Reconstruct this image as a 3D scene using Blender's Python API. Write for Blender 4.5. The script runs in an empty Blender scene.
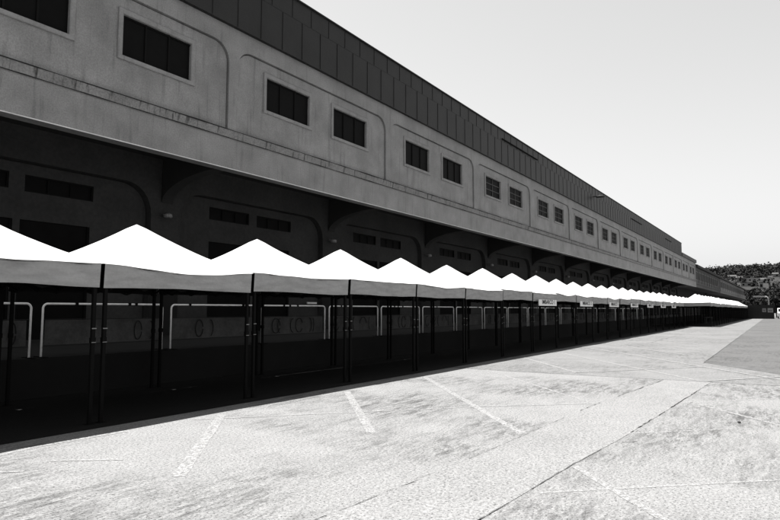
import bpy, bmesh, math, random
from mathutils import Vector, noise
random.seed(7)
S = bpy.context.scene
COL = S.collection
R = math.radians

# ------------------------------------------------------------------ helpers
def link(o, parent=None):
    COL.objects.link(o)
    if parent: o.parent = parent
    return o

def tag(o, label=None, cat=None, group=None, kind=None):
    if label: o['label'] = label
    if cat: o['category'] = cat
    if group: o['group'] = group
    if kind: o['kind'] = kind
    return o

def empty(name, loc, label, cat, group=None, rz=0):
    o = bpy.data.objects.new(name, None); link(o)
    o.empty_display_size = 0.3
    o.location = loc; o.rotation_euler = (0, 0, rz)
    return tag(o, label, cat, group)

class MB:
    """collects geometry, then links it as ONE mesh object"""
    def __init__(self): self.v = []; self.f = []; self.sm = False
    def add(self, vs, fs):
        n = len(self.v); self.v += [tuple(p) for p in vs]; self.f += [tuple(i + n for i in f) for f in fs]
    def quad(self, a, b, c, d): self.add([a, b, c, d], [(0, 1, 2, 3)])
    def box(self, x0, x1, y0, y1, z0, z1):
        self.add([(x0,y0,z0),(x1,y0,z0),(x1,y1,z0),(x0,y1,z0),(x0,y0,z1),(x1,y0,z1),(x1,y1,z1),(x0,y1,z1)],
                 [(0,3,2,1),(4,5,6,7),(0,1,5,4),(1,2,6,5),(2,3,7,6),(3,0,4,7)])
    def bar(self, p, q, w, h=None):
        h = h or w; p = Vector(p); q = Vector(q); d = (q - p).normalized()
        u = d.cross(Vector((0,0,1)))
        if u.length < 1e-4: u = Vector((1,0,0))
        u.normalize(); t = d.cross(u)
        vs = [e + u*(a*w/2) + t*(b*h/2) for e in (p, q) for a, b in ((-1,-1),(1,-1),(1,1),(-1,1))]
        self.add(vs, [(3,2,1,0),(4,5,6,7),(0,1,5,4),(1,2,6,5),(2,3,7,6),(3,0,4,7)])
    def tube(self, pts, r, n=8, caps=True):
        pts = [Vector(p) for p in pts]; rings = []
        ref = None
        for i, p in enumerate(pts):
            a = pts[max(i-1, 0)]; b = pts[min(i+1, len(pts)-1)]
            d = (b - a).normalized()
            if ref is None:
                ref = d.cross(Vector((0,0,1)))
                if ref.length < 1e-3: ref = d.cross(Vector((0,1,0)))
            u = (ref - d*ref.dot(d)).normalized(); t = d.cross(u); ref = u
            rr = r[i] if isinstance(r, (list, tuple)) else r
            rings.append([p + u*math.cos(2*math.pi*k/n)*rr + t*math.sin(2*math.pi*k/n)*rr for k in range(n)])
        vs = [p for rg in rings for p in rg]; fs = []
        for i in range(len(rings)-1):
            for k in range(n):
                k2 = (k+1) % n
                fs.append((i*n+k, i*n+k2, (i+1)*n+k2, (i+1)*n+k))
        if caps: fs.append(tuple(reversed(range(n)))); fs.append(tuple((len(rings)-1)*n+k for k in range(n)))
        self.add(vs, fs)
    def lathe(self, c, prof, n=12, axis='z'):
        vs = []; fs = []
        for (r, z) in prof:
            for k in range(n):
                a = 2*math.pi*k/n
                if axis == 'z': vs.append((c[0]+r*math.cos(a), c[1]+r*math.sin(a), c[2]+z))
                elif axis == 'y': vs.append((c[0]+r*math.cos(a), c[1]+z, c[2]+r*math.sin(a)))
        for i in range(len(prof)-1):
            for k in range(n):
                k2 = (k+1)%n; fs.append((i*n+k, i*n+k2, (i+1)*n+k2, (i+1)*n+k))
        fs.append(tuple(reversed(range(n)))); fs.append(tuple((len(prof)-1)*n+k for k in range(n)))
        self.add(vs, fs)
    def build(self, name, m, parent=None, smooth=False):
        me = bpy.data.meshes.new(name); me.from_pydata(self.v, [], self.f); me.update()
        bm = bmesh.new(); bm.from_mesh(me); bmesh.ops.recalc_face_normals(bm, faces=bm.faces); bm.to_mesh(me); bm.free()
        if smooth:
            for p in me.polygons: p.use_smooth = True
        me.materials.append(m)
        o = bpy.data.objects.new(name, me); return link(o, parent)

def copy_tree(o, parent=None):
    c = o.copy(); COL.objects.link(c); c.parent = parent
    for ch in [x for x in bpy.data.objects if x.parent == o]: copy_tree(ch, c)
    return c

# ------------------------------------------------------------------ materials
def mat(name, col, rough=0.8, var=0.0, scale=3.0, fine=0.0, fscale=60.0, bump=0.0, bscale=40.0, metal=0.0, spec=0.3, stretch=None, stain=0.0):
    m = bpy.data.materials.new(name); m.use_nodes = True
    nt = m.node_tree; N = nt.nodes; L = nt.links; b = N['Principled BSDF']
    b.inputs['Roughness'].default_value = rough; b.inputs['Metallic'].default_value = metal
    b.inputs['Specular IOR Level'].default_value = spec
    b.inputs['Base Color'].default_value = (col, col, col, 1)
    tc = N.new('ShaderNodeTexCoord'); src = tc.outputs['Object']
    if stretch:
        mp = N.new('ShaderNodeMapping'); mp.inputs['Scale'].default_value = stretch; L.new(src, mp.inputs[0]); src2 = mp.outputs[0]
    else: src2 = src
    val = None
    def noise_term(s, sc, amp, detail=6, w=0.2):
        n = N.new('ShaderNodeTexNoise'); n.inputs['Scale'].default_value = sc; n.inputs['Detail'].default_value = detail
        n.inputs['Roughness'].default_value = 0.62
        L.new(s, n.inputs['Vector'])
        r = N.new('ShaderNodeMapRange'); r.inputs['From Min'].default_value = 0.5-w; r.inputs['From Max'].default_value = 0.5+w
        r.inputs['To Min'].default_value = 1-amp; r.inputs['To Max'].default_value = 1+amp
        L.new(n.outputs['Fac'], r.inputs['Value']); return r.outputs[0]
    terms = []
    if var: terms.append(noise_term(src2, scale, var))
    if fine: terms.append(noise_term(src, fscale, fine, 4, 0.12))
    if stain:
        mp2 = N.new('ShaderNodeMapping'); mp2.inputs['Scale'].default_value = (7, 7, 0.55); L.new(src, mp2.inputs[0])
        n = N.new('ShaderNodeTexNoise'); n.inputs['Scale'].default_value = 1.0; n.inputs['Detail'].default_value = 5; L.new(mp2.outputs[0], n.inputs['Vector'])
        r = N.new('ShaderNodeMapRange'); r.inputs['From Min'].default_value = 0.56; r.inputs['From Max'].default_value = 0.72
        r.inputs['To Min'].default_value = 1; r.inputs['To Max'].default_value = 1-stain
        L.new(n.outputs['Fac'], r.inputs['Value']); terms.append(r.outputs[0])
    if terms:
        out = terms[0]
        for t in terms[1:]:
            mm = N.new('ShaderNodeMath'); mm.operation = 'MULTIPLY'; L.new(out, mm.inputs[0]); L.new(t, mm.inputs[1]); out = mm.outputs[0]
        mm = N.new('ShaderNodeMath'); mm.operation = 'MULTIPLY'; L.new(out, mm.inputs[0]); mm.inputs[1].default_value = col
        L.new(mm.outputs[0], b.inputs['Base Color'])
    if bump:
        n = N.new('ShaderNodeTexNoise'); n.inputs['Scale'].default_value = bscale; n.inputs['Detail'].default_value = 5; L.new(src, n.inputs['Vector'])
        bp = N.new('ShaderNodeBump'); bp.inputs['Strength'].default_value = bump; bp.inputs['Distance'].default_value = 0.02
        L.new(n.outputs['Fac'], bp.inputs['Height']); L.new(bp.outputs[0], b.inputs['Normal'])
    return m

GA = 0.185
def ground_mat(name, base, dark, streak, speck, seed):
    """worn concrete: pale base, darker scuffed blotches dragged along the bay stripes, small dark specks"""
    m = bpy.data.materials.new(name); m.use_nodes = True
    nt = m.node_tree; N = nt.nodes; L = nt.links; b = N['Principled BSDF']
    b.inputs['Roughness'].default_value = 0.9; b.inputs['Specular IOR Level'].default_value = 0.1
    tc = N.new('ShaderNodeTexCoord')
    def nz(scale, detail, rough, rot, sc):
        mp = N.new('ShaderNodeMapping'); mp.inputs['Rotation'].default_value = (0, 0, rot); mp.inputs['Scale'].default_value = sc
        mp.inputs['Location'].default_value = (seed, seed*1.7, 0)
        L.new(tc.outputs['Object'], mp.inputs[0])
        n = N.new('ShaderNodeTexNoise'); n.inputs['Scale'].default_value = scale; n.inputs['Detail'].default_value = detail; n.inputs['Roughness'].default_value = rough
        L.new(mp.outputs[0], n.inputs['Vector']); return n.outputs['Fac']
    def ramp(v, a, bb, lo, hi):
        r = N.new('ShaderNodeMapRange'); r.inputs['From Min'].default_value = a; r.inputs['From Max'].default_value = bb
        r.inputs['To Min'].default_value = lo; r.inputs['To Max'].default_value = hi; L.new(v, r.inputs['Value']); return r.outputs[0]
    def mul(a, c):
        x = N.new('ShaderNodeMath'); x.operation = 'MULTIPLY'; L.new(a, x.inputs[0])
        if isinstance(c, float): x.inputs[1].default_value = c
        else: L.new(c, x.inputs[1])
        return x.outputs[0]
    area = ramp(nz(0.30, 5, 0.65, 0, (1,1,1)), 0.42, 0.58, 0.08, 1.0)          # where the scuffing lies
    st = ramp(nz(4.5, 10, 0.80, R(-30), (0.30,1.4,1)), 0.47, 0.58, 0.0, 1.0)    # the scuffs themselves
    st2 = ramp(nz(11.0, 8, 0.8, R(-60), (0.35,1.3,1)), 0.48, 0.58, 0.0, 1.0)
    sm = N.new('ShaderNodeMath'); sm.operation = 'MAXIMUM'; L.new(st, sm.inputs[0]); L.new(mul(st2, 0.8), sm.inputs[1])
    scuff = mul(area, sm.outputs[0])
    k = ramp(scuff, 0, 1, 1.0, 1.0-streak)
    mot = ramp(nz(1.1, 7, 0.65, 0, (1,1,1)), 0.3, 0.7, 0.93, 1.07)
    gr = ramp(nz(30, 6, 0.85, 0, (1,1,1)), 0.42, 0.60, 1.20, 0.64)
    sp = ramp(nz(42, 3, 0.7, 0, (1,1,1)), 0.56, 0.63, 1.0, 1.0-speck)
    spa = nz(0.8, 3, 0.5, 0, (1,1,1))
    out = mul(mul(mul(mul(k, mot), gr), sp), base)
    L.new(out, b.inputs['Base Color'])
    bp = N.new('ShaderNodeBump'); bp.inputs['Strength'].default_value = 0.35; bp.inputs['Distance'].default_value = 0.006
    L.new(nz(45, 5, 0.7, 0, (1,1,1)), bp.inputs['Height']); L.new(bp.outputs[0], b.inputs['Normal'])
    return m

M = {}
M['ground']  = ground_mat('worn_concrete', GA, 0, 0.62, 0.7, 3.0)
M['strip']   = ground_mat('concrete_strip', GA*1.0, 0, 0.12, 0.6, 11.0)
M['yard']    = ground_mat('older_concrete', GA*0.82, 0, 0.42, 0.4, 23.0)
M['lane']    = ground_mat('dark_asphalt', GA*0.52, 0, 0.42, 0.4, 31.0)
def paint_mat(name, col, wear):
    m = mat(name, col, 0.8, 0.15, 4, 0.25, 30); nt = m.node_tree; N = nt.nodes; L = nt.links
    tc = N.new('ShaderNodeTexCoord'); out = None
    for sc, a, b in ((18, 0.58-wear, 0.72-wear), (80, 0.60-wear*0.8, 0.70-wear*0.8)):
        n = N.new('ShaderNodeTexNoise'); n.inputs['Scale'].default_value = sc; n.inputs['Detail'].default_value = 7; n.inputs['Roughness'].default_value = 0.75
        L.new(tc.outputs['Object'], n.inputs['Vector'])
        r = N.new('ShaderNodeMapRange'); r.inputs['From Min'].default_value = a; r.inputs['From Max'].default_value = b; L.new(n.outputs['Fac'], r.inputs['Value'])
        if out is None: out = r.outputs[0]
        else:
            x = N.new('ShaderNodeMath'); x.operation = 'MAXIMUM'; L.new(out, x.inputs[0]); L.new(r.outputs[0], x.inputs[1]); out = x.outputs[0]
    tr = N.new('ShaderNodeBsdfTransparent'); mx = N.new('ShaderNodeMixShader')
    L.new(out, mx.inputs[0]); L.new(N['Principled BSDF'].outputs[0], mx.inputs[1]); L.new(tr.outputs[0], mx.inputs[2])
    L.new(mx.outputs[0], N['Material Output'].inputs['Surface']); return m
M['paint']   = paint_mat('worn_white_paint', 0.208, 0.085)
M['paint_old'] = paint_mat('faded_white_paint', 0.225, 0.10)
M['joint']   = mat('joint_dirt_and_ledge_shade', 0.018, 0.95, 0.4, 5)  # dirt of the pavement joints, also the shade lines drawn on the ledge
M['plaster'] = mat('grey_plaster', 0.175, 0.6, 0.28, 0.7, 0.16, 26, bump=0.3, bscale=30, stain=0.30, spec=0.6)
M['ledge']   = mat('stained_ledge_plaster', 0.17, 0.8, 0.2, 1.2, 0.2, 20, bump=0.2, stain=0.85)
M['trim']    = mat('painted_window_surround', 0.205, 0.8, 0.18, 1.5, 0.1, 20, stain=0.25)
M['lip']     = mat('pale_paint_lit_edge', 0.55, 0.8, 0.2, 2)
M['lower']   = mat('dark_lower_plaster', 0.026, 0.95, 0.25, 0.6, 0.12, 9, bump=0.3)  # even dark base tones for lower wall, brackets and soffit
M['bracket'] = mat('dark_concrete', 0.018, 0.95, 0.2, 0.8)
M['soffit']  = mat('dark_soffit', 0.016, 0.95, 0.2, 0.6)
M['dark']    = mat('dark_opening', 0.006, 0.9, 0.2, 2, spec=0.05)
M['glass']   = mat('dark_glass', 0.005, 0.5, 0.15, 3, spec=0.04)
M['bars']    = mat('dark_window_bars', 0.007, 0.7, spec=0.05)
M['barsl']   = mat('grey_window_bars', 0.045, 0.6)
M['clad']    = mat('dark_standing_seam_metal', 0.010, 0.5, 0.3, 0.8, 0.2, 24, spec=0.28, bump=0.15, bscale=6)
M['seam']    = mat('cladding_seam', 0.011, 0.6)
M['fascia']  = mat('grey_roof_fascia', 0.07, 0.7, 0.2, 0.5)
M['shade_layer']  = mat('black_shade_layer', 0.008, 0.9, spec=0.05)
M['shade_apron']   = ground_mat('painted_shade_apron', 0.010, 0, 0.25, 0.4, 17.0)
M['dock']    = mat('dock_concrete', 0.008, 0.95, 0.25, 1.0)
M['canopy']  = mat('white_tent_fabric', 0.42, 0.75, 0.04, 2.0, spec=0.2)
M['valance'] = mat('white_valance_fabric', 0.29, 0.85, 0.18, 2.2, 0.04, 25, bump=0.5, bscale=4, stretch=(1,1,4))
M['black_metal'] = mat('black_tent_frame', 0.005, 0.7, 0.1, 5, spec=0.05)
M['steel']   = mat('galvanised_steel', 0.82, 0.4, 0.15, 8, spec=0.5)
M['banner']  = mat('grey_banner_cloth', 0.06, 0.9, 0.35, 1.6, 0.12, 18)
M['mark']    = mat('dark_spray_paint', 0.006, 0.8)
M['board']   = mat('white_sign_board', 0.75, 0.5, 0.03, 3)
M['ink']     = mat('black_lettering', 0.01, 0.6)
M['lampg']   = mat('lamp_housing', 0.16, 0.5)
M['b2wall']  = mat('weathered_dark_plaster', 0.085, 0.9, 0.25, 0.4, 0.1, 6, stain=0.3)
M['b2roof']  = mat('dark_roof_sheet', 0.016, 0.8, 0.2, 0.3)
M['b3wall']  = mat('weathered_plaster', 0.16, 0.9, 0.25, 0.4, 0.1, 6, stain=0.3)
M['hill']    = mat('hill_soil', 0.02, 0.95, 0.3, 0.03)
M['leaf']    = mat('foliage', 0.026, 0.9, 0.45, 0.12, spec=0.05)
M['leafd']   = mat('dark_foliage', 0.02, 0.85, 0.5, 0.8, spec=0.1)
M['bark']    = mat('bark', 0.05, 0.9, 0.3, 3)
M['house']   = mat('pale_house_render', 0.19, 0.9, 0.15, 0.2)
M['housew']  = mat('white_house_render', 0.30, 0.9, 0.1, 0.2)
M['hroof']   = mat('house_roof', 0.05, 0.9, 0.2, 0.3)
M['fence']   = mat('dark_fence_sheet', 0.012, 0.8, 0.2, 1)
M['stone']   = mat('dark_stone', 0.03, 0.9, 0.3, 30)

# ------------------------------------------------------------------ ground
def sheet(name, pts, z, m, kind='structure'):
    mb = MB(); mb.add([(x, y, z) for x, y in pts], [tuple(range(len(pts)))])
    o = mb.build(name, m); tag(o, kind=kind); return o
g0 = None
g = sheet('ground', [(-300,-900),(1500,-900),(1500,900),(-300,900)], 0.0, M['ground'])
def wob(a, b, n, amp, seed):
    out = []
    for i in range(n+1):
        t = i/n; x = a[0]+(b[0]-a[0])*t; y = a[1]+(b[1]-a[1])*t
        out.append((x + amp*noise.noise((t*n*0.35, seed, 0)), y + amp*noise.noise((t*n*0.35, seed+9, 0))))
    return out
# older slab beyond the transverse joint, smooth strip between the two long joints, dark lane
sheet('pavement', [(15.5,30),(15.47,6.0),(15.6,2.5),(15.72,0.2),(16.2,-20),(320,-20),(320,30)], 0.004, M['yard'])
sheet('paved_strip', [(-10,4.1),(-10,2.6),(4.55,2.09),(6.66,1.98),(8.13,1.86),(10.37,1.75),(15.70,1.52),(15.62,2.50),(10.96,2.86),(6.29,3.00),(3.94,3.15)], 0.004, M['strip'])
sheet('asphalt_lane', [(18.1,-0.02),(18.0,-6),(19,-45),(150,-45),(146.9,3.88),(21.2,2.22)], 0.008, M['lane'])

sheet('painted_shade_apron', [(-30,8.12),(66,8.12),(66,6.4),(132,6.4),(132,14.9),(-30,14.9)], 0.009, M['shade_apron'])  # near-black sheet added to paint the shade under the tents
mk = MB(); mko = MB()
def stripe(mb, a, b, w, z=0.0030, seed=0):
    a = Vector((a[0], a[1], 0)); b = Vector((b[0], b[1], 0)); d = (b-a); Lh = d.length; d.normalize(); n = Vector((-d.y, d.x, 0))
    k = max(2, int(Lh/0.25)); left = []; right = []
    for i in range(k+1):
        p = a + d*(Lh*i/k); ww = w*(0.42+0.07*noise.noise((i*0.9, seed, 3)))
        w2 = w*(0.42+0.07*noise.noise((i*0.9, seed+5, 7)))
        left.append((p+n*ww)[:2]+(z,)); right.append((p-n*w2)[:2]+(z,))
    mb.add(left+right, [(i, i+1, k+1+i+1, k+1+i) for i in range(k)])
stripe(mk, (6.60,7.53), (3.95,5.12), 0.17, seed=1)
stripe(mk, (9.83,7.53), (6.75,4.75), 0.16, seed=2)
stripe(mk, (13.0,7.56), (7.80,3.02), 0.15, seed=3)
stripe(mk, (16.1,7.6), (10.96,2.90), 0.075, seed=4)
stripe(mk, (20.0,7.65), (16.03,4.68), 0.11, z=0.0084, seed=5)
stripe(mk, (23.5,7.65), (15.75,1.74), 0.11, z=0.0084, seed=6)
stripe(mk, (27.3,7.7), (16.9,0.05), 0.12, z=0.0122, seed=7)
stripe(mk, (30.7,7.7), (24.5,3.2), 0.10, z=0.0122, seed=8)
stripe(mk, (34.3,7.7), (27.5,2.9), 0.10, z=0.0122, seed=9)
stripe(mk, (38.1,7.75), (31.5,3.0), 0.10, z=0.0122, seed=10)
stripe(mk, (42.2,7.75), (35.5,3.0), 0.10, z=0.0084, seed=11)
stripe(mk, (46.2,7.75), (39.5,3.0), 0.10, z=0.0084, seed=12)
stripe(mk, (16.02,4.71), (19.75,2.06), 0.075, z=0.0160, seed=13)
stripe(mk, (15.85,1.60), (18.2,-0.1), 0.09, z=0.0160, seed=14)
stripe(mk, (9.54,4.45), (10.96,2.95), 0.06, z=0.0050, seed=15)
stripe(mk, (6.05,7.55), (10.12,3.96), 0.055, z=0.0050, seed=16)
stripe(mko, (3.58,6.80), (4.05,6.2), 0.06, z=0.0050, seed=17)
stripe(mko, (2.6,7.25), (3.2,6.6), 0.05, z=0.0050, seed=27)
stripe(mko, (8.5,1.95), (9.75,0.7), 0.05, seed=18)
stripe(mko, (5.4,1.95), (7.4,-0.2), 0.05, seed=19)
stripe(mk, (12.11,1.56), (10.35,0.1), 0.075, seed=20)
stripe(mko, (6.5,1.95), (5.0,0.66), 0.10, z=0.0040, seed=21)
stripe(mko, (12.0,1.52), (13.6,0.2), 0.05, seed=22)
pts = [(2.9,7.35),(3.3,7.55),(3.7,7.64),(4.1,7.66),(5,7.6)]
for i in range(4): stripe(mk, pts[i], pts[i+1], 0.12, z=0.0031+0.0003*i, seed=30+i)
o = mk.build('road_marking', M['paint']); tag(o, kind='structure')
o = mko.build('road_marking', M['paint_old']); tag(o, kind='structure')
# dirt-filled joints between the slabs: thin irregular dark lines with gaps
jt = MB()
def joint(pts, w, seed, gap=0.35):
    P = []
    for a, b in zip(pts, pts[1:]):
        n = max(2, int((Vector(b)-Vector(a)).length/0.07))
        for i in range(n): t = i/n; P.append((a[0]+(b[0]-a[0])*t, a[1]+(b[1]-a[1])*t))
    for i in range(len(P)-1):
        v = noise.noise((i*0.11, seed, 1.3))
        if v < -gap: continue
        a = Vector((P[i][0]+0.02*noise.noise((i*0.3,seed,5)), P[i][1]+0.02*noise.noise((i*0.3,seed,8)), 0))
        b = Vector((P[i+1][0]+0.02*noise.noise(((i+1)*0.3,seed,5)), P[i+1][1]+0.02*noise.noise(((i+1)*0.3,seed,8)), 0))
        n = Vector((-(b-a).y, (b-a).x, 0)).normalized()*0.62*w*max(0.15, 0.55+0.9*noise.noise((i*0.5, seed, 2)))
        jt.add([(a+n)[:2]+(0.0095,), (b+n)[:2]+(0.0095,), (b-n)[:2]+(0.0095,), (a-n)[:2]+(0.0095,)], [(0,1,2,3)])
joint([(1.5,2.25),(4.55,2.09),(6.66,1.98),(8.0,1.86)], 0.0065, 1.1, 0.22)
joint([(7.95,1.87),(8.05,1.70),(8.2,1.62)], 0.013, 2.2, 0.9)
joint([(8.1,1.87),(10.37,1.75),(15.75,1.52)], 0.012, 3.3, 0.05)
joint([(2.0,3.3),(3.94,3.15),(6.29,3.00)], 0.009, 4.4, 0.45)
joint([(6.29,3.00),(9.4,2.92)], 0.009, 5.4, 0.25)
joint([(9.5,2.92),(10.96,2.86),(15.6,2.50)], 0.016, 5.5, 0.1)
joint([(21.2,2.24),(60,2.75),(147,3.9)], 0.03, 6.6, 0.5)
joint([(28,5.6),(36,5.9),(66,6.1)], 0.03, 7.7, 0.0)
o = jt.build('pavement_joint', M['joint']); tag(o, kind='structure')

st = MB(); st.lathe((10.29,0.66,0.002), [(0.01,0),(0.026,0.005),(0.022,0.018),(0.008,0.024)], 7)
o = st.build('stone', M['stone']); tag(o, 'small dark stone lying alone on the pale concrete yard', 'stone')

# ------------------------------------------------------------------ main warehouse
F = 15.0; B = 18.35; P0 = 13.3; BAY = 9.3; NB = 13
U0 = P0 - 2*BAY            # first built pilaster
UE = P0 + 13*BAY + 0.5     # end of facade
DZ = 0.75                  # dock height
wh = empty('warehouse', (U0, F, 0), 'long grey warehouse with rows of small dark windows and overhanging upper storey', 'warehouse')
def wpart(mb, name, m, parent=None, smooth=False):
    """build with world coordinates and parent below the warehouse"""
    off = Vector((U0, F, 0))
    mb.v = [tuple(Vector(p)-off) for p in mb.v]
    return mb.build(name, m, parent or wh, smooth)

def arch_path(x0, x1, z0, z1, r, n=8):
    """inverted U from bottom-left to bottom-right with rounded upper corners"""
    pts = [(x0, z0)]
    for i in range(n+1):
        a = math.pi - (math.pi/2)*i/n; pts.append((x0+r+r*math.cos(a), z1-r+r*math.sin(a)))
    for i in range(n+1):
        a = math.pi/2 - (math.pi/2)*i/n; pts.append((x1-r+r*math.cos(a), z1-r+r*math.sin(a)))
    pts.append((x1, z0)); return pts

def recessed_bay(mb, u0, u1, z0, z1, pw, top, r, y, dep, holes, gw=0.04, groove=0.12):
    """raised frame at y with a round-cornered recess, back panel at y+dep with rectangular holes"""
    path = arch_path(u0+pw, u1-pw, z0, top, r)
    # frame as strips: path point -> outer border point
    outer = []
    for (x, z) in path:
        if x <= u0+pw+1e-4 and z <= top-r+1e-4: outer.append((u0, z))
        elif x >= u1-pw-1e-4 and z <= top-r+1e-4: outer.append((u1, z))
        else: outer.append((x, z1))
    for i in range(len(path)-1):
        a, b = path[i], path[i+1]; c, d = outer[i+1], outer[i]
        if (d[0] == u0) and (c[0] != u0):
            mb.add([(a[0],y,a[1]),(b[0],y,b[1]),(c[0],y,c[1]),(u0,y,z1),(d[0],y,d[1])], [(0,1,2,3,4)])
        elif (c[0] == u1) and (d[0] != u1):
            mb.add([(a[0],y,a[1]),(b[0],y,b[1]),(c[0],y,c[1]),(u1,y,z1),(d[0],y,d[1])], [(0,1,2,3,4)])
        else: mb.quad((a[0],y,a[1]),(b[0],y,b[1]),(c[0],y,c[1]),(d[0],y,d[1]))
        mb.quad((a[0],y,a[1]),(b[0],y,b[1]),(b[0],y+dep+groove,b[1]),(a[0],y+dep+groove,a[1]))
    p2 = arch_path(u0+pw+gw, u1-pw-gw, z0, top-gw, r-gw)
    rx0, rx1, rz1 = u0+pw+r+0.02, u1-pw-r-0.02, max(h[3] for h in holes)+0.06
    cl_ = lambda q: (min(max(q[0], rx0), rx1), min(q[1], rz1))
    for i in range(len(p2)-1):
        a, b = p2[i], p2[i+1]; c, d = cl_(b), cl_(a); o_ = [path[i], path[i+1]]
        if (Vector(c)-Vector(d)).length < 1e-5: mb.add([(a[0],y+dep,a[1]),(b[0],y+dep,b[1]),(c[0],y+dep,c[1])], [(0,1,2)])
        else: mb.quad((a[0],y+dep,a[1]),(b[0],y+dep,b[1]),(c[0],y+dep,c[1]),(d[0],y+dep,d[1]))
        mb.quad((a[0],y+dep,a[1]),(b[0],y+dep,b[1]),(b[0],y+dep+groove,b[1]),(a[0],y+dep+groove,a[1]))
        mb.quad((a[0],y+dep+groove,a[1]),(b[0],y+dep+groove,b[1]),(o_[1][0],y+dep+groove,o_[1][1]),(o_[0][0],y+dep+groove,o_[0][1]))
    xs = sorted(set([rx0, rx1] + [h[0] for h in holes] + [h[1] for h in holes]))
    zs = sorted(set([z0, rz1] + [h[2] for h in holes] + [h[3] for h in holes]))
    for i in range(len(xs)-1):
        for j in range(len(zs)-1):
            cx = (xs[i]+xs[i+1])/2; cz = (zs[j]+zs[j+1])/2
            if any(h[0] < cx < h[1] and h[2] < cz < h[3] for h in holes): continue
            mb.quad((xs[i],y+dep,zs[j]),(xs[i+1],y+dep,zs[j]),(xs[i+1],y+dep,zs[j+1]),(xs[i],y+dep,zs[j+1]))

ZB, ZL0, ZL1, ZT, ZC0, ZC1 = 6.25, 7.27, 7.56, 10.42, 11.04, 13.25
up = MB(); lowm = MB()
WIN = [(1.43, 4.02), (5.20, 7.78)]
sur = 0.15
for n in range(-2, NB):
    u0 = P0 + n*BAY; u1 = u0 + BAY
    if n == -2: pass
    holes = [(u0+a+sur, u0+b-sur, 8.58+sur-0.02, 10.04-sur) for a, b in WIN]
    recessed_bay(up, u0, u1, ZL1, ZC0+0.1, 0.19, ZT, 0.62, F, 0.07, holes)
up.quad((UE-0.5,F,ZL1),(UE,F,ZL1),(UE,F,ZC0+0.1),(UE-0.5,F,ZC0+0.1))
up.quad((UE,F,ZB),(UE,B+12,ZB),(UE,B+12,ZC0+0.1),(UE,F,ZC0+0.1))
up.quad((U0,F,ZB),(U0,B+12,ZB),(U0,B+12,ZC0+0.1),(U0,F,ZC0+0.1))
up.quad((U0,F,ZB),(UE,F,ZB),(UE,F,ZL0),(U0,F,ZL0))                         # beam face below the ledge
up.quad((U0,F+0.004,ZB),(UE,F+0.004,ZB),(UE,F+0.4,ZB),(U0,F+0.4,ZB))
wpart(up, 'upper_wall', M['plaster'])
lg = MB()
for k in range(int((UE-U0)/0.62)):
    a = U0 + k*0.62; b = a+0.616; d = 0.012*noise.noise((k*1.7, 2, 5)); e = 0.015*noise.noise((k*1.3, 8, 5))
    lg.add([(a,F-0.03,ZL0+d),(b,F-0.03,ZL0+d),(b,F-0.07,ZL1-0.03+e),(a,F-0.07,ZL1-0.03+e),(b,F+0.075,ZL1+0.005),(a,F+0.075,ZL1+0.005),(b,F+0.05,ZL0-0.0),(a,F+0.05,ZL0-0.0)],
           [(0,1,2,3),(3,2,4,5),(0,7,6,1),(0,3,5,7),(1,6,4,2)])
wpart(lg, 'ledge', M['ledge'])
dl = MB()
nd = int((UE-U0)/0.31)
for zc, yy, am in ((ZL1-0.035, F-0.078, 0.016), (ZL0-0.005, F-0.036, 0.013)):
    for k in range(nd):
        a = U0+k*0.31; b = a+0.31; h0 = am*(1.0+1.0*noise.noise((k*0.37, zc, 3))); h1 = am*(1.0+1.0*noise.noise(((k+1)*0.37, zc, 3)))
        dl.quad((a,yy,zc-max(h0,0.003)),(b,yy,zc-max(h1,0.003)),(b,yy,zc+max(h1,0.003)),(a,yy,zc+max(h0,0.003)))
wpart(dl, 'ledge_shade_line', M['joint'])  # dark strips drawn along the ledge edges as painted occlusion shade
lp = MB(); lp.box(U0, UE, F-0.03, F-0.003, ZB-0.012, ZB+0.014); wpart(lp, 'drip_edge', M['lip'])  # the light caught by this lip is put into its pale colour

# one window of the upper storey (surround > pane, bars), then copied along the bays
def make_window(bars, m):
    w = 2.59; h = 1.46; s = sur
    fr = MB()
    # raised surround, mitred look: four bars with bevelled outer edge
    y0 = -0.055; y1 = 0.0
    def ringface(a, ya, b, yb):
        (ax0, ax1, az0, az1) = a; (bx0, bx1, bz0, bz1) = b
        A = [(ax0,ya,az0),(ax1,ya,az0),(ax1,ya,az1),(ax0,ya,az1)]; Bq = [(bx0,yb,bz0),(bx1,yb,bz0),(bx1,yb,bz1),(bx0,yb,bz1)]
        for i in range(4):
            j = (i+1) % 4; fr.quad(A[i], A[j], Bq[j], Bq[i])
    o0 = (0, w, 0, h); o1 = (0.02, w-0.02, 0.02, h-0.02); i1 = (s-0.02, w-s+0.02, s-0.03, h-s+0.02); i0 = (s, w-s, s-0.02, h-s)
    ringface(o0, 0.002, o0, y0+0.015); ringface(o0, y0+0.015, o1, y0); ringface(o1, y0, i1, y0+0.012); ringface(i1, y0+0.012, i0, y0+0.03); ringface(i0, y0+0.03, i0, 0.09)
    win = fr.build('window', M['trim'], None)
    pn = MB(); pn.quad((s,0.075,s-0.02),(w-s,0.075,s-0.02),(w-s,0.075,h-s),(s,0.075,h-s)); pn.build('pane', M['glass'], win)
    bb = MB()
    zs0 = s-0.02; zs1 = h-s
    for x in bars[0]: bb.box(s+x*(w-2*s)-0.025, s+x*(w-2*s)+0.025, 0.04, 0.072, zs0, zs1)
    for z in bars[1]: bb.box(s, w-s, 0.045, 0.07, zs0+z*(zs1-zs0)-0.022, zs0+z*(zs1-zs0)+0.022)
    bb.build('glazing_bars', m, win)
    return win
pA = make_window(((0.33,0.67), (0.97,)), M['bars'])
pB = make_window(((0.5,), (0.34,0.67)), M['barsl'])
for ch in (pA, pB): ch.parent = wh
usedA = usedB = False
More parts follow.
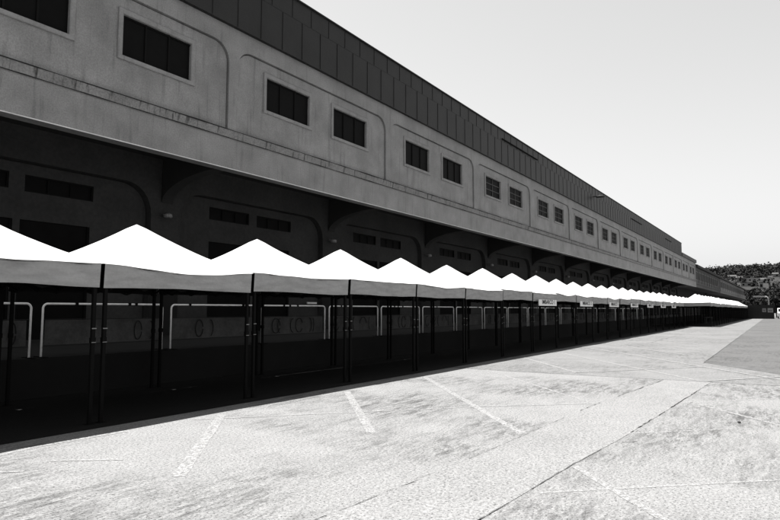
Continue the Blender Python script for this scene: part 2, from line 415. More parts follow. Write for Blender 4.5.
for n in range(-2, NB):
    for a, b in WIN:
        src = pA if n < 2 else pB
        first = not (usedA if src is pA else usedB)
        o = src if first else copy_tree(src, wh)
        if src is pA: usedA = True
        else: usedB = True
        o.location = (P0+n*BAY+a-U0, 0.07, 8.57)

# dark metal cladding above
CE = 115.0
cl = MB()
cl.box(U0, CE, F-0.14, F+3.0, ZC0, ZC1)
wpart(cl, 'roof_cladding', M['clad'])
sm = MB()
k = 0; u = U0+0.6
while u < CE-0.05:
    hgt = ZC1-0.02 if k % 2 == 0 else ZC1-0.02
    sm.box(u-0.007, u+0.007, F-0.158, F-0.141, ZC0+0.03, 12.49); sm.box(u+0.505, u+0.518, F-0.156, F-0.141, 12.52, hgt); u += 1.06; k += 1
sm.box(U0, CE, F-0.146, F-0.1405, 12.497, 12.507)
wpart(sm, 'cladding_seam', M['seam'])
cp = MB(); cp.box(U0, CE+0.03, F-0.20, F+3.05, ZC1+0.002, ZC1+0.05); wpart(cp, 'roof_coping', M['seam'])
vt = None
for (a, b, z) in ((35.6,42.2,12.62),(74.2,80.3,12.36),(98.0,103.5,12.36)):
    v = MB(); v.box(a, b, F-0.20, F-0.166, z, z+0.075); wpart(v, 'vent_slot', M['dark'])
fa = MB(); fa.box(CE+0.04, UE+0.05, F-0.22, F+3.0, ZC0+0.02, ZC0+0.62); wpart(fa, 'roof_fascia', M['fascia'])
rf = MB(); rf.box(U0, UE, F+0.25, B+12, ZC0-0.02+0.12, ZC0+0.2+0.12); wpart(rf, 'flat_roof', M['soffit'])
# roof floodlight
fl = MB()
fl.bar((57.7,F-0.14,12.38),(57.7,F-0.62,12.40),0.06)
fl.lathe((57.7,F-0.75,12.33), [(0.05,0.16),(0.16,0.12),(0.42,0.0),(0.40,-0.04)], 14)
wpart(fl, 'floodlight', M['mark'])
# ground-storey wall under the overhang
for n in range(-2, NB):
    u0 = P0 + n*BAY; u1 = u0+BAY
    h1 = (u0+2.13, u0+4.20, 5.17, 5.66); h2 = (u0+4.64, u0+6.74, 5.14, 5.64)
    h3 = (u0+2.13, u0+4.35, DZ+0.02, 4.30); h4 = (u0+4.55, u0+6.66, DZ+0.02, 4.30)
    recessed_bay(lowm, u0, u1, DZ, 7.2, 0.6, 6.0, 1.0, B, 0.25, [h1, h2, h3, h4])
    for h in (h1, h2):
        w = MB(); x0, x1, z0, z1 = h; yy = B+0.25
        w.box(x0, x1, yy+0.03, yy+0.08, z0, z0+0.04); w.box(x0, x1, yy+0.03, yy+0.08, z1-0.04, z1)
        w.box(x0, x0+0.04, yy+0.03, yy+0.08, z0+0.04, z1-0.04); w.box(x1-0.04, x1, yy+0.03, yy+0.08, z0+0.04, z1-0.04)
        for q in (0.33, 0.66): w.box(x0+q*(x1-x0)-0.015, x0+q*(x1-x0)+0.015, yy+0.04, yy+0.07, z0+0.04, z1-0.04)
        wo = wpart(w, 'clerestory_window', M['bars'])
        p = MB(); p.quad((x0,yy+0.09,z0),(x1,yy+0.09,z0),(x1,yy+0.09,z1),(x0,yy+0.09,z1))
        wpart(p, 'pane', M['glass'], wo)
    for h in (h3, h4):
        d = MB(); x0, x1, z0, z1 = h; yy = B+0.25
        nz = 14
        for q in range(nz):
            za = z0+(z1-z0)*q/nz; zb = z0+(z1-z0)*(q+1)/nz
            d.quad((x0,yy+0.10,za),(x1,yy+0.10,za),(x1,yy+0.07,zb),(x0,yy+0.07,zb))
        d.box(x0, x0+0.06, yy+0.02, yy+0.12, z0, z1); d.box(x1-0.06, x1, yy+0.02, yy+0.12, z0, z1)
        wpart(d, 'loading_door', M['dark'])
    # curved bracket carrying the overhang at each pilaster
    br = MB(); n_ = 10; arc = []
    for i in range(n_+1):
        a = (math.pi/2)*i/n_
        arc.append((B-0.05-2.75*(1-math.cos(a)), 5.45+0.85*math.sin(a)))
    prof = [(B-0.05, 7.0)] + arc + [(F+0.42, 6.30), (F+0.42, 7.0)]
    x0, x1 = u0-0.22, u0+0.22; m_ = len(prof)
    br.add([(x0,y,z) for y,z in prof]+[(x1,y,z) for y,z in prof],
           [tuple(range(m_)), tuple(reversed(range(m_,2*m_)))] + [(i,(i+1)%m_,m_+(i+1)%m_,m_+i) for i in range(m_)])
    wpart(br, 'bracket', M['bracket'])
    lm = MB(); lm.bar((u0-0.1,B-0.004,5.02),(u0-0.1,B-0.22,5.02),0.05); lm.lathe((u0-0.1,B-0.26,4.92),[(0.05,0.14),(0.14,0.09),(0.15,0.0),(0.12,-0.03)],10)
    wpart(lm, 'wall_lamp', M['lampg'])
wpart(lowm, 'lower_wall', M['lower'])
for n in range(-2, NB):
    u0 = P0 + n*BAY
    da = MB(); da.box(u0-0.59, u0+0.59, B-0.012, B-0.003, DZ+0.01, 2.55)
    wpart(da, 'shade_dado', M['dock'])  # dark band added on each pilaster foot, painting in the tents' shade
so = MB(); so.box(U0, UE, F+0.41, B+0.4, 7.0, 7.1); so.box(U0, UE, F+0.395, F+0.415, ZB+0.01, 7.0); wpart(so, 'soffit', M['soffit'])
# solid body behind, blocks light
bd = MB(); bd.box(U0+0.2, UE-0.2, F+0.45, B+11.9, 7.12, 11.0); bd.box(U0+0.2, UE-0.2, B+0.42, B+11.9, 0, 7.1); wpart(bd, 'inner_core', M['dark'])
# loading dock along the foot
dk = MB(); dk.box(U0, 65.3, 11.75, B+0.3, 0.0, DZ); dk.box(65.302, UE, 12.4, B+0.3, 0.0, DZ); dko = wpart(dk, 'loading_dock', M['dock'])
# small lit-looking plate on the back wall
pl = MB(); pl.box(20.9, 21.55, B-0.05, B-0.003, 1.93, 2.01); wpart(pl, 'wall_plate', M['lip'])

# ------------------------------------------------------------------ canopy tents
TW = 2.95; EAVE = 2.36; PEAK = 3.27; VB = 2.005
def canopy_height(x, y, sag):
    """x, y in -1..1"""
    m = max(abs(x), abs(y)); t = 1-m
    z = EAVE + (PEAK-EAVE)*(0.62*t + 0.38*t*t)
    if t > 0.95: z -= (t-0.95)*0.45
    return z
def make_tent(seed, sides=(0, 2)):
    rnd = random.Random(seed)
    e = empty('canopy_tent', (0,0,0), 'tent', 'tent', 'white canopy tents in the row by the warehouse')
    h = TW/2; n = 24
    sags = [rnd.uniform(0.015,0.065) for _ in range(4)]; sh = [rnd.uniform(-0.25,0.25) for _ in range(4)]
    def edge_drop(side, s):       # s in -1..1 along the edge
        return sags[side]*(1-abs(s)**1.6)*(1+0.5*math.sin(2.2*s+sh[side]*6)) + 0.012*noise.noise((s*3, seed, side))
    cm = MB(); idx = {}
    vs = []; fs = []
    for i in range(n+1):
        for j in range(n+1):
            x = -1+2*i/n; y = -1+2*j/n; z = canopy_height(x, y, 0); mm = max(abs(x), abs(y))
            side, s = (0, x) if (abs(y) >= abs(x) and y < 0) else (2, x) if abs(y) >= abs(x) else (3, y) if x < 0 else (1, y)
            fade = max(0, (mm-0.55)/0.45)**1.5
            z -= edge_drop(side, max(-1,min(1,s/mm if mm else 0)))*fade
            z += 0.014*noise.noise((x*2.2, y*2.2, seed*3.1))*min(1, 4*(1-mm))
            vs.append((x*1.5005, y*h, z))
    for i in range(n):
        for j in range(n):
            a = i*(n+1)+j
            if (i < n//2) == (j < n//2): q = [(a, a+n+1, a+n+2), (a, a+n+2, a+1)]
            else: q = [(a, a+n+1, a+1), (a+1, a+n+1, a+n+2)]
            fs += q
    cm.add(vs, fs); can = cm.build('canopy', M['canopy'], e, smooth=False)
    li = MB(); li.add([(x*0.985, y*0.985, z-0.02) for x, y, z in vs], fs); li.build('shade_layer', M['shade_layer'], e)  # added black layer, puts deep shade on the canopy underside
    # valance: four hanging strips with folds
    kx = 34; kz = 6
    for side in sides:
        vs = []; fs = []
        for i in range(kx+1):
            s = (-1+2*i/kx)*0.993; top = EAVE - edge_drop(side, s)
            bot = VB + 0.012*math.sin(3*s+seed) + 0.01*noise.noise((s*2, seed, 4+side))
            for j in range(kz+1):
                t = j/kz; z = top+(bot-top)*t
                amp = 0.035*min(1, 6*(1-abs(s)))
                off = amp*noise.noise((s*1.7+seed, t*5.5+s*2.0*math.copysign(1, seed%2-0.5), side*3.3)) + 0.6*amp*noise.noise((s*5+seed, t*9, side*5.1))
                off -= 0.055*abs(noise.noise((s*0.8+seed*2, t*4.0+s*3.0*(1 if seed % 2 else -1), 7+side)))*min(1, 6*(1-abs(s))) + 0.006 + 0.02*t
                d = h + off
                p = {0:(s*h,-d),2:(-s*h,d),1:(d,s*h),3:(-d,-s*h)}[side]
                vs.append((p[0], p[1], z))
        for i in range(kx):
            for j in range(kz):
                a = i*(kz+1)+j; fs.append((a, a+1, a+kz+2, a+kz+1))
        vm = MB(); vm.add(vs, fs); vo = vm.build('valance', M['valance'], e, smooth=True)
        nx_, ny_ = {0:(0,1),2:(0,-1),1:(-1,0),3:(1,0)}[side]
        vl = MB(); vl.add([(x+nx_*0.012, y+ny_*0.012, z-0.004) for x, y, z in vs], fs); vl.build('shade_layer', M['shade_layer'], vo, smooth=True)  # the same black shade layer added behind each valance
    L_ = h-0.064
    for sx in (-1, 1):
        for sy in (-1, 1):
            lm = MB(); lm.box(sx*L_-0.025, sx*L_+0.025, sy*L_-0.025, sy*L_+0.025, 0.012, 2.3)
            lm.box(sx*L_-0.032, sx*L_+0.032, sy*L_-0.032, sy*L_+0.032, 1.18, 1.26)
            lm.box(sx*L_-0.06, sx*L_+0.06, sy*L_-0.06, sy*L_+0.06, 0.002, 0.012)
            lg_ = lm.build('leg', M['black_metal'], e)
            if sy < 0:
                for zc, hc in ((1.385, 0.015), (1.185, 0.010)):
                    cb = MB(); cb.box(sx*L_-0.034, sx*L_+0.034, sy*L_-0.036, sy*L_-0.0325, zc, zc+hc); cb.build('clamp', M['lampg'], lg_)
    for sy in (-1, 1):
        tr = MB()
        for q in range(4):
            a = -L_+q*L_/2; b = a+L_/2
            tr.bar((a, sy*(L_-0.072), 2.22), (b, sy*(L_-0.072), 1.98), 0.025, 0.03); tr.bar((a, sy*(L_-0.088), 1.98), (b, sy*(L_-0.088), 2.22), 0.025, 0.03)
        tr.build('truss', M['black_metal'], e)
    for sx in (-1, 1):
        tr = MB()
        for q in range(4):
            a = -L_+q*L_/2; b = a+L_/2
            tr.bar((sx*(L_-0.072), a, 2.22), (sx*(L_-0.072), b, 1.98), 0.03, 0.025); tr.bar((sx*(L_-0.088), a, 1.98), (sx*(L_-0.088), b, 2.22), 0.03, 0.025)
        tr.build('truss', M['black_metal'], e)
    tr = MB(); tr.bar((0,0,2.05),(0,0,PEAK-0.06),0.04); tr.build('centre_pole', M['black_metal'], e)
    return e
ORD = ['first','second','third','fourth','fifth','sixth','seventh','eighth','ninth','tenth','eleventh','twelfth','thirteenth','fourteenth','fifteenth','sixteenth','seventeenth','eighteenth','nineteenth','twentieth','twenty-first','twenty-second','twenty-third','twenty-fourth']
protos = [make_tent(k+1) for k in range(5)] + [make_tent(6, (0,1,2,3))]
used = set()
def place_tent(k, loc, rz, label, group, sc=1.0):
    src = protos[k]
    if k not in used: used.add(k); o = src
    else: o = copy_tree(src)
    o.location = loc; o.rotation_euler = (0,0,rz); o.scale = (1,1,random.uniform(0.988,1.014)); o['label'] = label; o['group'] = group; o['category'] = 'tent'
D = 8.38
GR1 = 'white canopy tents in the long row by the warehouse'
GR2 = 'white canopy tents in the far row jutting towards the yard'
N1 = 21
for n in range(N1):
    lab = ('white canopy tent at the left edge of the photo, cut off by the frame' if n == 0 else
           'white peaked canopy tent, %s from the left in the long near row' % ORD[n])
    if n == N1-1: lab = 'last white canopy tent at the far end of the long near row'
    place_tent([0,1,2,3,4,2,0,3,1,4][n % 10], (3.55+3.0*n, D+TW/2+0.02+random.uniform(-.02,.02), 0), 0, lab, GR1)
N2 = 22
for n in range(N2):
    lab = ('white canopy tent standing forward at the near end of the far row' if n == 0 else
           'small far white canopy tent, %s in the row jutting towards the yard' % ORD[n])
    if n == N2-1: lab = 'farthest white canopy tent, last of the row jutting towards the yard'
    place_tent(5 if n in (0, N2-1) else [4,2,0,1,3][n % 5], (67.3+3.0*n, 6.15+TW/2, 0), 0, lab, GR2)

for n in range(22):  # unseen tents added to keep sun off the ground behind the far row
    place_tent([1,3,0,4,2][n % 5], (66.55+3.0*n, 9.125+TW/2, 0), 0, 'added white canopy tent, unseen, shading the ground behind the jutting far row', 'added unseen canopy tents shading the ground behind the jutting far row')

# ------------------------------------------------------------------ tube barriers with banner along the dock edge
BL = 2.66
def make_barrier(k, marks):
    e = empty('barrier', (0,0,0), 'x', 'barrier', 'steel tube barriers along the dock edge')
    r = 0.021; H = 1.02; cr = 0.09
    pts = [(0,0,0.012)]
    pts += [(cr-cr*math.cos(a), 0, H-cr+cr*math.sin(a)) for a in [math.pi/2*i/6 for i in range(7)]]
    pts += [(BL-cr+cr*math.sin(a), 0, H-cr+cr*math.cos(a)) for a in [math.pi/2*i/6 for i in range(7)]]
    pts += [(BL,0,0.012)]
    fr = MB(); fr.tube(pts, r, 8); fr.build('frame', M['steel'], e, smooth=True)
    for x in (0.0, BL):
        f = MB(); f.box(x-0.03, x+0.03, -0.22, 0.22, 0.0, 0.011); f.build('foot', M['black_metal'], e)
    lr = MB(); lr.tube([(0.022,0,0.72),(BL-0.022,0,0.72)], 0.008, 6); lr.tube([(0.022,0,0.21),(BL-0.022,0,0.21)], 0.008, 6); lr.build('rail', M['bracket'], e)
    cp_ = MB()
    rnd = random.Random(k)
    for _ in range(3):
        x = rnd.uniform(0.4, BL-0.4); cp_.box(x-0.03, x+0.03, -0.03, 0.03, H-0.028, H+0.034)
    cp_.build('clip', M['black_metal'], e)
    bn = MB(); nx = 40; vs = []; fs = []
    for i in range(nx+1):
        x = 0.06+(BL-0.12)*i/nx
        for j in range(5):
            z = 0.225+0.48*j/4
            vs.append((x, 0.03+0.02*noise.noise((x*2.5, k*3, z*2)), z))
    for i in range(nx):
        for j in range(4): a = i*5+j; fs.append((a, a+5, a+6, a+1))
    bn.add(vs, fs); b = bn.build('banner', M['banner'], e, smooth=True)
    for (cx, wv, a0, a1) in marks:
        gm = MB()
        pts = [(cx+wv*math.cos(a), -0.004, 0.46+0.20*math.sin(a)) for a in [R(a0+(a1-a0)*i/22) for i in range(23)]]
        gm.tube(pts, 0.011, 5); gm.build('scrawl', M['mark'], b)
    return e
bp = [make_barrier(0, [(0.20,0.05,-80,80),(2.35,0.06,0,350)]), make_barrier(1, [(2.05,0.09,0,350),(2.33,0.10,-75,75)]), make_barrier(2, [(0.80,0.11,10,355),(1.12,0.10,-70,80)]),
      make_barrier(3, [(0.55,0.16,0,340),(0.72,0.10,100,260),(1.25,0.12,90,270),(1.5,0.15,20,330),(1.95,0.09,-80,90),(2.1,0.05,-80,90)]),
      make_barrier(4, [(0.35,0.14,60,330),(0.9,0.12,0,340),(1.3,0.08,90,270),(1.8,0.18,0,180),(2.2,0.08,90,270)])]
order = [0,1,2,3,4]; ub = set()
NBAR = 21
for n in range(NBAR):
    k = n if n < 5 else [3,4,2,3,1][n % 5]
    src = bp[k]
    o = src if k not in ub else copy_tree(src)
    ub.add(k)
    o.location = (5.97-2.88+2.88*n, 11.9, DZ); o.rotation_euler = (0,0,random.uniform(-0.012,0.012))
    o['category'] = 'barrier'; o['group'] = 'steel tube barriers along the dock edge'
    o['label'] = ('steel tube barrier with grey banner, cut by the left edge of the photo' if n == 0 else
                  'steel tube barrier with grey banner, %s from the left along the dock edge' % ORD[n])

# ------------------------------------------------------------------ hanging signs
def text_mesh(s, size):
    cu = bpy.data.curves.new('lettering', 'FONT'); cu.body = s; cu.size = size; cu.align_x = 'CENTER'; cu.align_y = 'CENTER'; cu.extrude = 0.002; cu.offset = 0.004
    to = bpy.data.objects.new('lettering', cu); COL.objects.link(to)
    dg = bpy.context.evaluated_depsgraph_get(); me = bpy.data.meshes.new_from_object(to.evaluated_get(dg))
    bpy.data.objects.remove(to); return me
sx = [24.5, 30.3, 36.0, 41.55, 47.0, 52.5, 57.9]
for i, x in enumerate(sx):
    txt = 'IMBARCO %d' % (i+1)
    e = empty('hanging_sign', (x, D-0.09, 1.95), 'white hanging sign under the tent edge lettered %s in black' % txt, 'sign', 'white lettered signs hanging below the tent edges')
    b = MB(); b.box(-1.1, 1.1, -0.012, 0.012, -0.125, 0.125); b.build('board', M['board'], e)
    me = text_mesh(txt, 0.235); me.materials.clear(); me.materials.append(M['ink'])
    t = bpy.data.objects.new('lettering', me); link(t, e); t.location = (0.08, -0.016, 0.02); t.rotation_euler = (R(90),0,0); t.scale = (1.35,1,1)
    h = MB()
    for q in (-0.9, 0.9): h.bar((q,0.013,0.10),(q,0.075,0.11),0.012)
    h.build('hanger', M['black_metal'], e)

# folding table in the dark below the far tents
ft = empty('folding_table', (84.5, 8.2, 0), 'small grey folding table in the dark below the far tents', 'table', rz=0.2)
t = MB(); t.box(-0.9,0.9,-0.38,0.38,0.71,0.75); t.build('tabletop', M['lampg'], ft)
for a in (-0.75,0.75):
    for b in (-0.3,0.3):
        l = MB(); l.bar((a,b,0.012),(a*0.9,b,0.708),0.03); l.build('leg', M['lampg'], ft)

# ------------------------------------------------------------------ warehouses farther along
def far_block(name, u0, u1, y, ztop, label, mw, bay, fas, roofz):
    e = empty(name, (u0, y, 0), label, 'warehouse')
    def part(mb, nm, m, parent=None):
        mb.v = [(p[0]-u0, p[1]-y, p[2]) for p in mb.v]; return mb.build(nm, m, parent or e)
    w = MB(); w.box(u0, u1, y, y+14, 6.3, ztop); w.box(u0, u1, y-0.12, y-0.002, 6.9, 7.15); w.box(u0, u1, y-0.10, y-0.002, 9.75, 9.9)
    u = u0+0.3
    while u < u1: w.box(u-0.22, u+0.22, y-0.09, y-0.003, 7.16, 9.74); u += bay
    part(w, 'wall', mw)
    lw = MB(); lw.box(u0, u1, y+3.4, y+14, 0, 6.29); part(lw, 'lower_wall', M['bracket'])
    u = u0+0.3
    while u < u1-bay+0.1:
        for q in (0.16, 0.58):
            a = u+bay*q; b = a+bay*0.24
            f = MB(); f.box(a-0.1,b+0.1,y-0.05,y-0.004,7.75,7.85); f.box(a-0.1,b+0.1,y-0.05,y-0.004,9.45,9.55); f.box(a-0.1,a,y-0.05,y-0.004,7.86,9.44); f.box(b,b+0.1,y-0.05,y-0.004,7.86,9.44)
            fo = part(f, 'window', M['trim'])
            p = MB(); p.quad((a,y-0.006,7.85),(b,y-0.006,7.85),(b,y-0.006,9.45),(a,y-0.006,9.45)); part(p, 'pane', M['dark'], fo)
        u += bay
    if fas: f = MB(); f.box(u0, u1, y-0.5, y+14, ztop+0.005, ztop+fas); part(f, 'eaves', M['b2roof'])
    r = MB(); za = ztop+fas+0.01
    r.add([(u0,y-0.45,za),(u1,y-0.45,za),(u1,y+6,roofz),(u0,y+6,roofz),(u0,y+13,za),(u1,y+13,za)], [(0,1,2,3),(3,2,5,4),(0,3,4),(1,5,2)])
    part(r, 'roof', M['b2roof'])
    return e
far_block('warehouse', 134.9, 186.0, 15.15, 10.3, 'dark weathered warehouse section beyond the main building with tall narrow windows', M['b2wall'], 5.2, 0.5, 12.6)
far_block('warehouse', 186.6, 330.0, 15.0, 10.2, 'farthest low warehouse block at the end of the row, paler than its neighbour', M['b3wall'], 8.0, 0.35, 10.9)

# ------------------------------------------------------------------ hill, wood, houses
def hill_z(x, y):
    d = (x-330)/300.0; d = max(0, min(1, d)); s = d*d*(3-2*d)
    h = 38 + 5*noise.noise((x*0.004, y*0.006, 1.0)) + 0.028*max(-500, min(600, -y))
    return max(-0.5, s*h - 0.5 + 3.0*s*noise.noise((x*0.015, y*0.015, 4)))
hm = MB(); nx, ny = 40, 60; vs = []; fs = []
for i in range(nx+1):
    for j in range(ny+1):
        x = 310+i*15; y = -500+j*18; vs.append((x, y, hill_z(x, y)))
for i in range(nx):
    for j in range(ny): a = i*(ny+1)+j; fs.append((a, a+ny+1, a+ny+2, a+1))
hm.add(vs, fs); o = hm.build('hill', M['hill'], smooth=True); tag(o, kind='structure')

HOUSES = [  # x-distance, y, width along y, height, depth, base lift, material, roof type, label
    (505, 17.0, 17.5, 2.2, 8, 'housew', 'flat', 'long low white building running across the wooded hillside'),
    (503, 27.4, 4.6, 3.4, 6, 'house', 'gable', 'small pale gabled house left of the long white hillside building'),
    (520, 33.6, 5.0, 2.2, 6, 'house', 'gable', 'small grey house with sloping roof highest above the far warehouse'),
    (480, 21.1, 9.6, 2.6, 7, 'house', 'flat', 'grey terrace block with a row of windows below the long white building'),
    (467, 13.5, 2.0, 4.2, 5, 'house', 'flat', 'narrow pale tower house standing among the hillside trees'),
    (522, 5.0, 5.0, 2.2, 7, 'house', 'gable', 'small pale gabled house on the hill near the right edge of the photo'),
    (495, 12.4, 3.6, 2.6, 6, 'housew', 'gable', 'small white gabled house below the right end of the long white building'),
    (512, 9.0, 3.2, 2.2, 6, 'housew', 'flat', 'tiny white flat roofed house beside the right hand gabled house'),
    (452, 8.0, 7.0, 1.8, 7, 'house', 'flat', 'low grey house half hidden by trees below the tower house'),
]
keep = []
for (x, y, w, h, dp, mt, rt_, lab) in HOUSES:
    z = hill_z(x, y); keep.append((x, y, w))
    e = empty('house', (x, y, z), lab, 'house')
    b = MB(); b.box(0, dp, -w/2, w/2, -4, h); b.build('wall', M[mt], e)
    r = MB()
    if rt_ == 'flat': r.box(-0.3, dp+0.3, -w/2-0.3, w/2+0.3, h+0.01, h+0.35)
    else:
        vs = [(-0.5,-w/2-0.5,h+0.01),(dp+0.5,-w/2-0.5,h+0.01),(dp+0.5,w/2+0.5,h+0.01),(-0.5,w/2+0.5,h+0.01),(dp/2,-w/2-0.5,h+1.3),(dp/2,w/2+0.5,h+1.3)]
        r.add(vs, [(0,4,5,3),(1,2,5,4),(0,1,4),(2,3,5)])
    r.build('roof', M['housew'] if (mt == 'housew' and rt_ == 'flat') else M['hroof'], e)
    k = max(1, int(w/2.6))
    for i in range(k):
        yy = -w/2+(i+0.5)*w/k
        f = MB(); f.box(-0.08, -0.01, yy-0.6, yy+0.6, h*0.30, h*0.72); f.build('window', M['dark'], e)

def blob(mb, c, r, rnd, sub=1, squash=0.9):
    bm = bmesh.new(); bmesh.ops.create_icosphere(bm, subdivisions=sub, radius=1)
    ph = rnd.uniform(0, 50)
    vs = []
    for v in bm.verts:
        k = 1+0.5*noise.noise(v.co*2.1+Vector((ph,ph,0)))
        vs.append((c[0]+v.co.x*r*k, c[1]+v.co.y*r*k, c[2]+v.co.z*r*k*squash))
    mb.add(vs, [tuple(v.index for v in f.verts) for f in bm.faces]); bm.free()
rnd = random.Random(4)
wd = MB()
cnt = 0
while cnt < 5200:
    x = rnd.uniform(345, 760); y = rnd.uniform(-140, 190)
    if rnd.random() < 0.3: y = rnd.uniform(-10, 70)
    ang = y/x
    bad = False
    for (hx, hy, hw) in keep:
        if x < hx+6 and x > hx-42 and abs(y - hy*x/hx) < hw*0.5+1.0: bad = True; break
    if bad and rnd.random() < 0.95: continue
    z = hill_z(x, y); r = rnd.uniform(1.4, 3.2); hh = rnd.uniform(0.9, 1.5)
    for q in range(26):
        v = Vector((rnd.gauss(0,1),rnd.gauss(0,1),rnd.gauss(0,1))).normalized()*r*rnd.uniform(0.5,1.05)
        p = Vector((x, y, z+r*0.7*hh))+Vector((v.x, v.y, v.z*hh)); q_ = rnd.uniform(0.5, 1.1)
        n1 = (v.normalized()+Vector((rnd.gauss(0,1),rnd.gauss(0,1),rnd.gauss(0,1)))*0.6).normalized(); n2 = n1.orthogonal().normalized(); n3 = n1.cross(n2)
        wd.add([p+n2*q_, p+n3*q_*0.7, p-n2*q_*0.9, p-n3*q_*0.8], [(0,1,2,3)])
    cnt += 1
o = wd.build('wood', M['leaf']); tag(o, 'wooded hillside rising behind the warehouses', 'wood', kind='stuff')

# trees near the end of the yard: trunk, limbs and a crown of leaf clumps
def make_tree(x, y, h, rad, label, seed, mleaf):
    rn = random.Random(seed); e = empty('tree', (x, y, 0), label, 'tree', 'trees beyond the yard fence')
    t = MB(); t.tube([(0,0,0),(0.1,0.1,h*0.3),(0.0,0.2,h*0.62)], [0.028*h,0.02*h,0.01*h], 8)
    for k in range(6):
        a = rn.uniform(0, 6.28); z0 = h*rn.uniform(0.3,0.55)
        t.tube([(0.05,0.1,z0),(math.cos(a)*rad*0.5,math.sin(a)*rad*0.5,z0+h*0.18),(math.cos(a)*rad*0.85,math.sin(a)*rad*0.85,z0+h*0.25)], [0.011*h,0.007*h,0.003*h], 6)
    t.build('trunk', M['bark'], e)
    c = MB()
    for k in range(26):
        a = rn.uniform(0, 6.28); rr = rad*math.sqrt(rn.random()); zz = h*(0.62+rn.uniform(-0.32,0.30)); lim = 1-((zz/h-0.6)/0.45)**2
        cx, cy = math.cos(a)*rr*max(0.3,lim), math.sin(a)*rr*max(0.3,lim); cs = rad*rn.uniform(0.22,0.42)
        for q in range(70):
            v = Vector((rn.gauss(0,1),rn.gauss(0,1),rn.gauss(0,1))).normalized()*cs*rn.uniform(0.55,1.1)
            p = Vector((cx,cy,zz))+v*1.0; s = rn.uniform(0.16,0.34)
            n1 = Vector((rn.gauss(0,1),rn.gauss(0,1),rn.gauss(0,1))).normalized(); n2 = n1.orthogonal().normalized(); n3 = n1.cross(n2)
            c.add([p+n2*s, p+n3*s*0.7, p-n2*s, p-n3*s*0.7], [(0,1,2,3)])
    c.build('crown', mleaf, e)
TREES = [
    (160, 5.6, 5.0, 2.0, 'bushy dark tree next to the end of the far tent row'),
    (190, 7.4, 7.5, 2.4, 'dark tree standing just right of the farthest warehouse'),
    (150, 4.0, 4.2, 1.8, 'low dark bushy tree behind the middle of the yard fence'),
    (185, 4.2, 7.0, 2.4, 'tallest dark tree behind the yard fence'),
    (155, 1.9, 4.6, 1.9, 'dark tree behind the notice boards on the yard fence'),
    (190, 1.6, 7.0, 2.6, 'open crowned tree above the notice boards of the fence'),
    (180, -1.5, 6.0, 2.8, 'dark tree at the right edge beyond the end of the fence'),
    (260, 8.5, 10.0, 3.4, 'tall tree farther back against the foot of the hill'),
    (270, 4.5, 9.0, 3.6, 'broad tree farther back below the narrow tower house'),
    (250, -0.5, 9.0, 4.0, 'broad tree farther back at the right edge of the photo'),
]
for i, (x, y, h, r, lab) in enumerate(TREES): make_tree(x, y, h, r, lab, 40+i, M['leafd'])

# pale pergola seen among the trees: slab on posts with a curved end
pg = empty('pergola', (142, 4.5, 0), 'pale flat roofed shelter with one curved end among the dark trees', 'shelter')
b = MB(); b.box(0, 2.5, -0.9, 1.1, 4.25, 4.5); b.build('roof', M['housew'], pg)
b = MB(); b.tube([(0.5,-0.9,4.38),(0.5,-1.2,4.30),(0.5,-1.42,4.05),(0.5,-1.5,3.6),(0.5,-1.5,0)], 0.12, 8); b.build('curved_post', M['housew'], pg)
for y in (-0.7, 0.9):
    b = MB(); b.box(1.0, 1.2, y-0.07, y+0.07, 0, 4.24); b.build('post', M['bracket'], pg)

fe = empty('yard_fence', (131.87, 5, 0), 'tall dark sheet fence closing the end of the yard, with notice boards', 'fence')
b = MB()
b.box(0, 0.08, -3.0, 9.0, 0.0, 2.6)
for k in range(30): b.box(-0.04, -0.002, -3.0+k*0.4, -2.9+k*0.4, 0.06, 2.58)
b.build('fence_panel', M['fence'], fe)
for k in range(7): b = MB(); b.box(0.085, 0.2, -3.0+k*1.95, -2.88+k*1.95, 0, 2.75); b.build('post', M['fence'], fe)
for (y0, y1, z0, z1, m) in ((-1.75,-1.15,1.25,1.95,'lampg'), (-2.85,-2.0,1.2,1.98,'house')):
    b = MB(); b.box(-0.09, -0.045, y0, y1, z0, z1); bo = b.build('notice_board', M[m], fe)
    q = MB(); q.box(-0.098, -0.092, y0+0.1, y1-0.1, z0+0.35, z0+0.45); q.box(-0.098, -0.092, y0+0.15, y1-0.2, z0+0.15, z0+0.22); q.build('notice', M['ink'], bo)
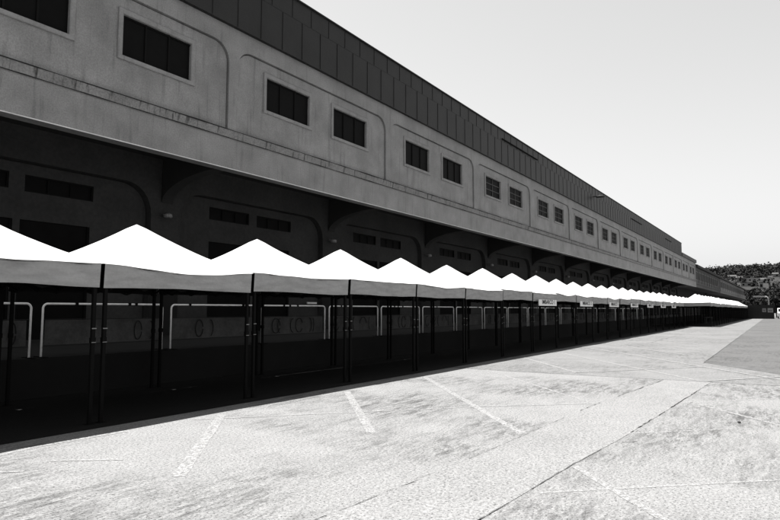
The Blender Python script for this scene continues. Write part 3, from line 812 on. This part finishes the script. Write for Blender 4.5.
# parked white van past the end of the fence
vn = empty('parked_van', (137, 0.6, 0), 'white van parked past the right end of the dark yard fence', 'van')
b = MB(); pf = [(-2.3,0.45),(-2.3,1.1),(-1.7,1.25),(-1.15,1.95),(2.3,2.0),(2.35,0.45)]
m_ = len(pf); b.add([(x,-0.9,z) for x,z in pf]+[(x,0.9,z) for x,z in pf], [tuple(range(m_)), tuple(reversed(range(m_,2*m_)))]+[(i,(i+1)%m_,m_+(i+1)%m_,m_+i) for i in range(m_)])
b.build('body', M['board'], vn)
b = MB(); b.quad((-1.66,-0.8,1.33),(-1.66,0.8,1.33),(-1.22,0.75,1.9),(-1.22,-0.75,1.9)); b.v = [(x-0.03,y,z+0.02) for x,y,z in b.v]; b.build('windscreen', M['glass'], vn)
for sx_ in (-1.5, 1.5):
    for sy_ in (-0.92, 0.72):
        b = MB(); b.lathe((sx_, sy_, 0.33), [(0.2,0.0),(0.33,0.03),(0.33,0.17),(0.2,0.2)], 14, 'y'); b.build('wheel', M['mark'], vn)

# ------------------------------------------------------------------ camera, light, render
cam = bpy.data.cameras.new('camera'); co = bpy.data.objects.new('camera', cam); COL.objects.link(co)
TH = R(33.4001); PI_ = R(4.7636)
fw = Vector((math.cos(TH)*math.cos(PI_), math.sin(TH)*math.cos(PI_), math.sin(PI_)))
co.location = (0, 0, 1.65); co.rotation_euler = fw.to_track_quat('-Z', 'Y').to_euler()
cam.sensor_width = 36; cam.lens = 600/780*36; cam.clip_end = 5000; cam.clip_start = 0.05
S.camera = co

KY = 0.31
sv = Vector((0.0, KY, 1.0)).normalized()
sun = bpy.data.lights.new('sun', 'SUN'); so_ = bpy.data.objects.new('sun', sun); COL.objects.link(so_)
sun.energy = 5.0; sun.angle = R(0.5); sun.color = (1, 0.985, 0.965)
so_.rotation_euler = (-sv).to_track_quat('-Z', 'Y').to_euler(); so_.location = (0, 30, 60)

W = bpy.data.worlds.new('World'); S.world = W; W.use_nodes = True
nt = W.node_tree; bg = nt.nodes['Background']
sky = nt.nodes.new('ShaderNodeTexSky'); sky.sky_type = 'NISHITA'; sky.sun_disc = False
sky.sun_elevation = math.asin(sv.z); sky.sun_rotation = math.atan2(sv.x, sv.y)
sky.air_density = 3.4; sky.dust_density = 0.0; sky.ozone_density = 1.0
bw = nt.nodes.new('ShaderNodeRGBToBW')          # black-and-white photograph: the sky without its hue
nt.links.new(sky.outputs[0], bw.inputs[0]); nt.links.new(bw.outputs[0], bg.inputs['Color'])
bg.inputs['Strength'].default_value = 0.05
S.view_settings.view_transform = 'Standard'; S.view_settings.look = 'None'; S.view_settings.gamma = 1
S.view_settings.use_curve_mapping = False
S.view_settings.exposure = 1.5
S.render.engine = 'CYCLES'
S.render.film_transparent = False
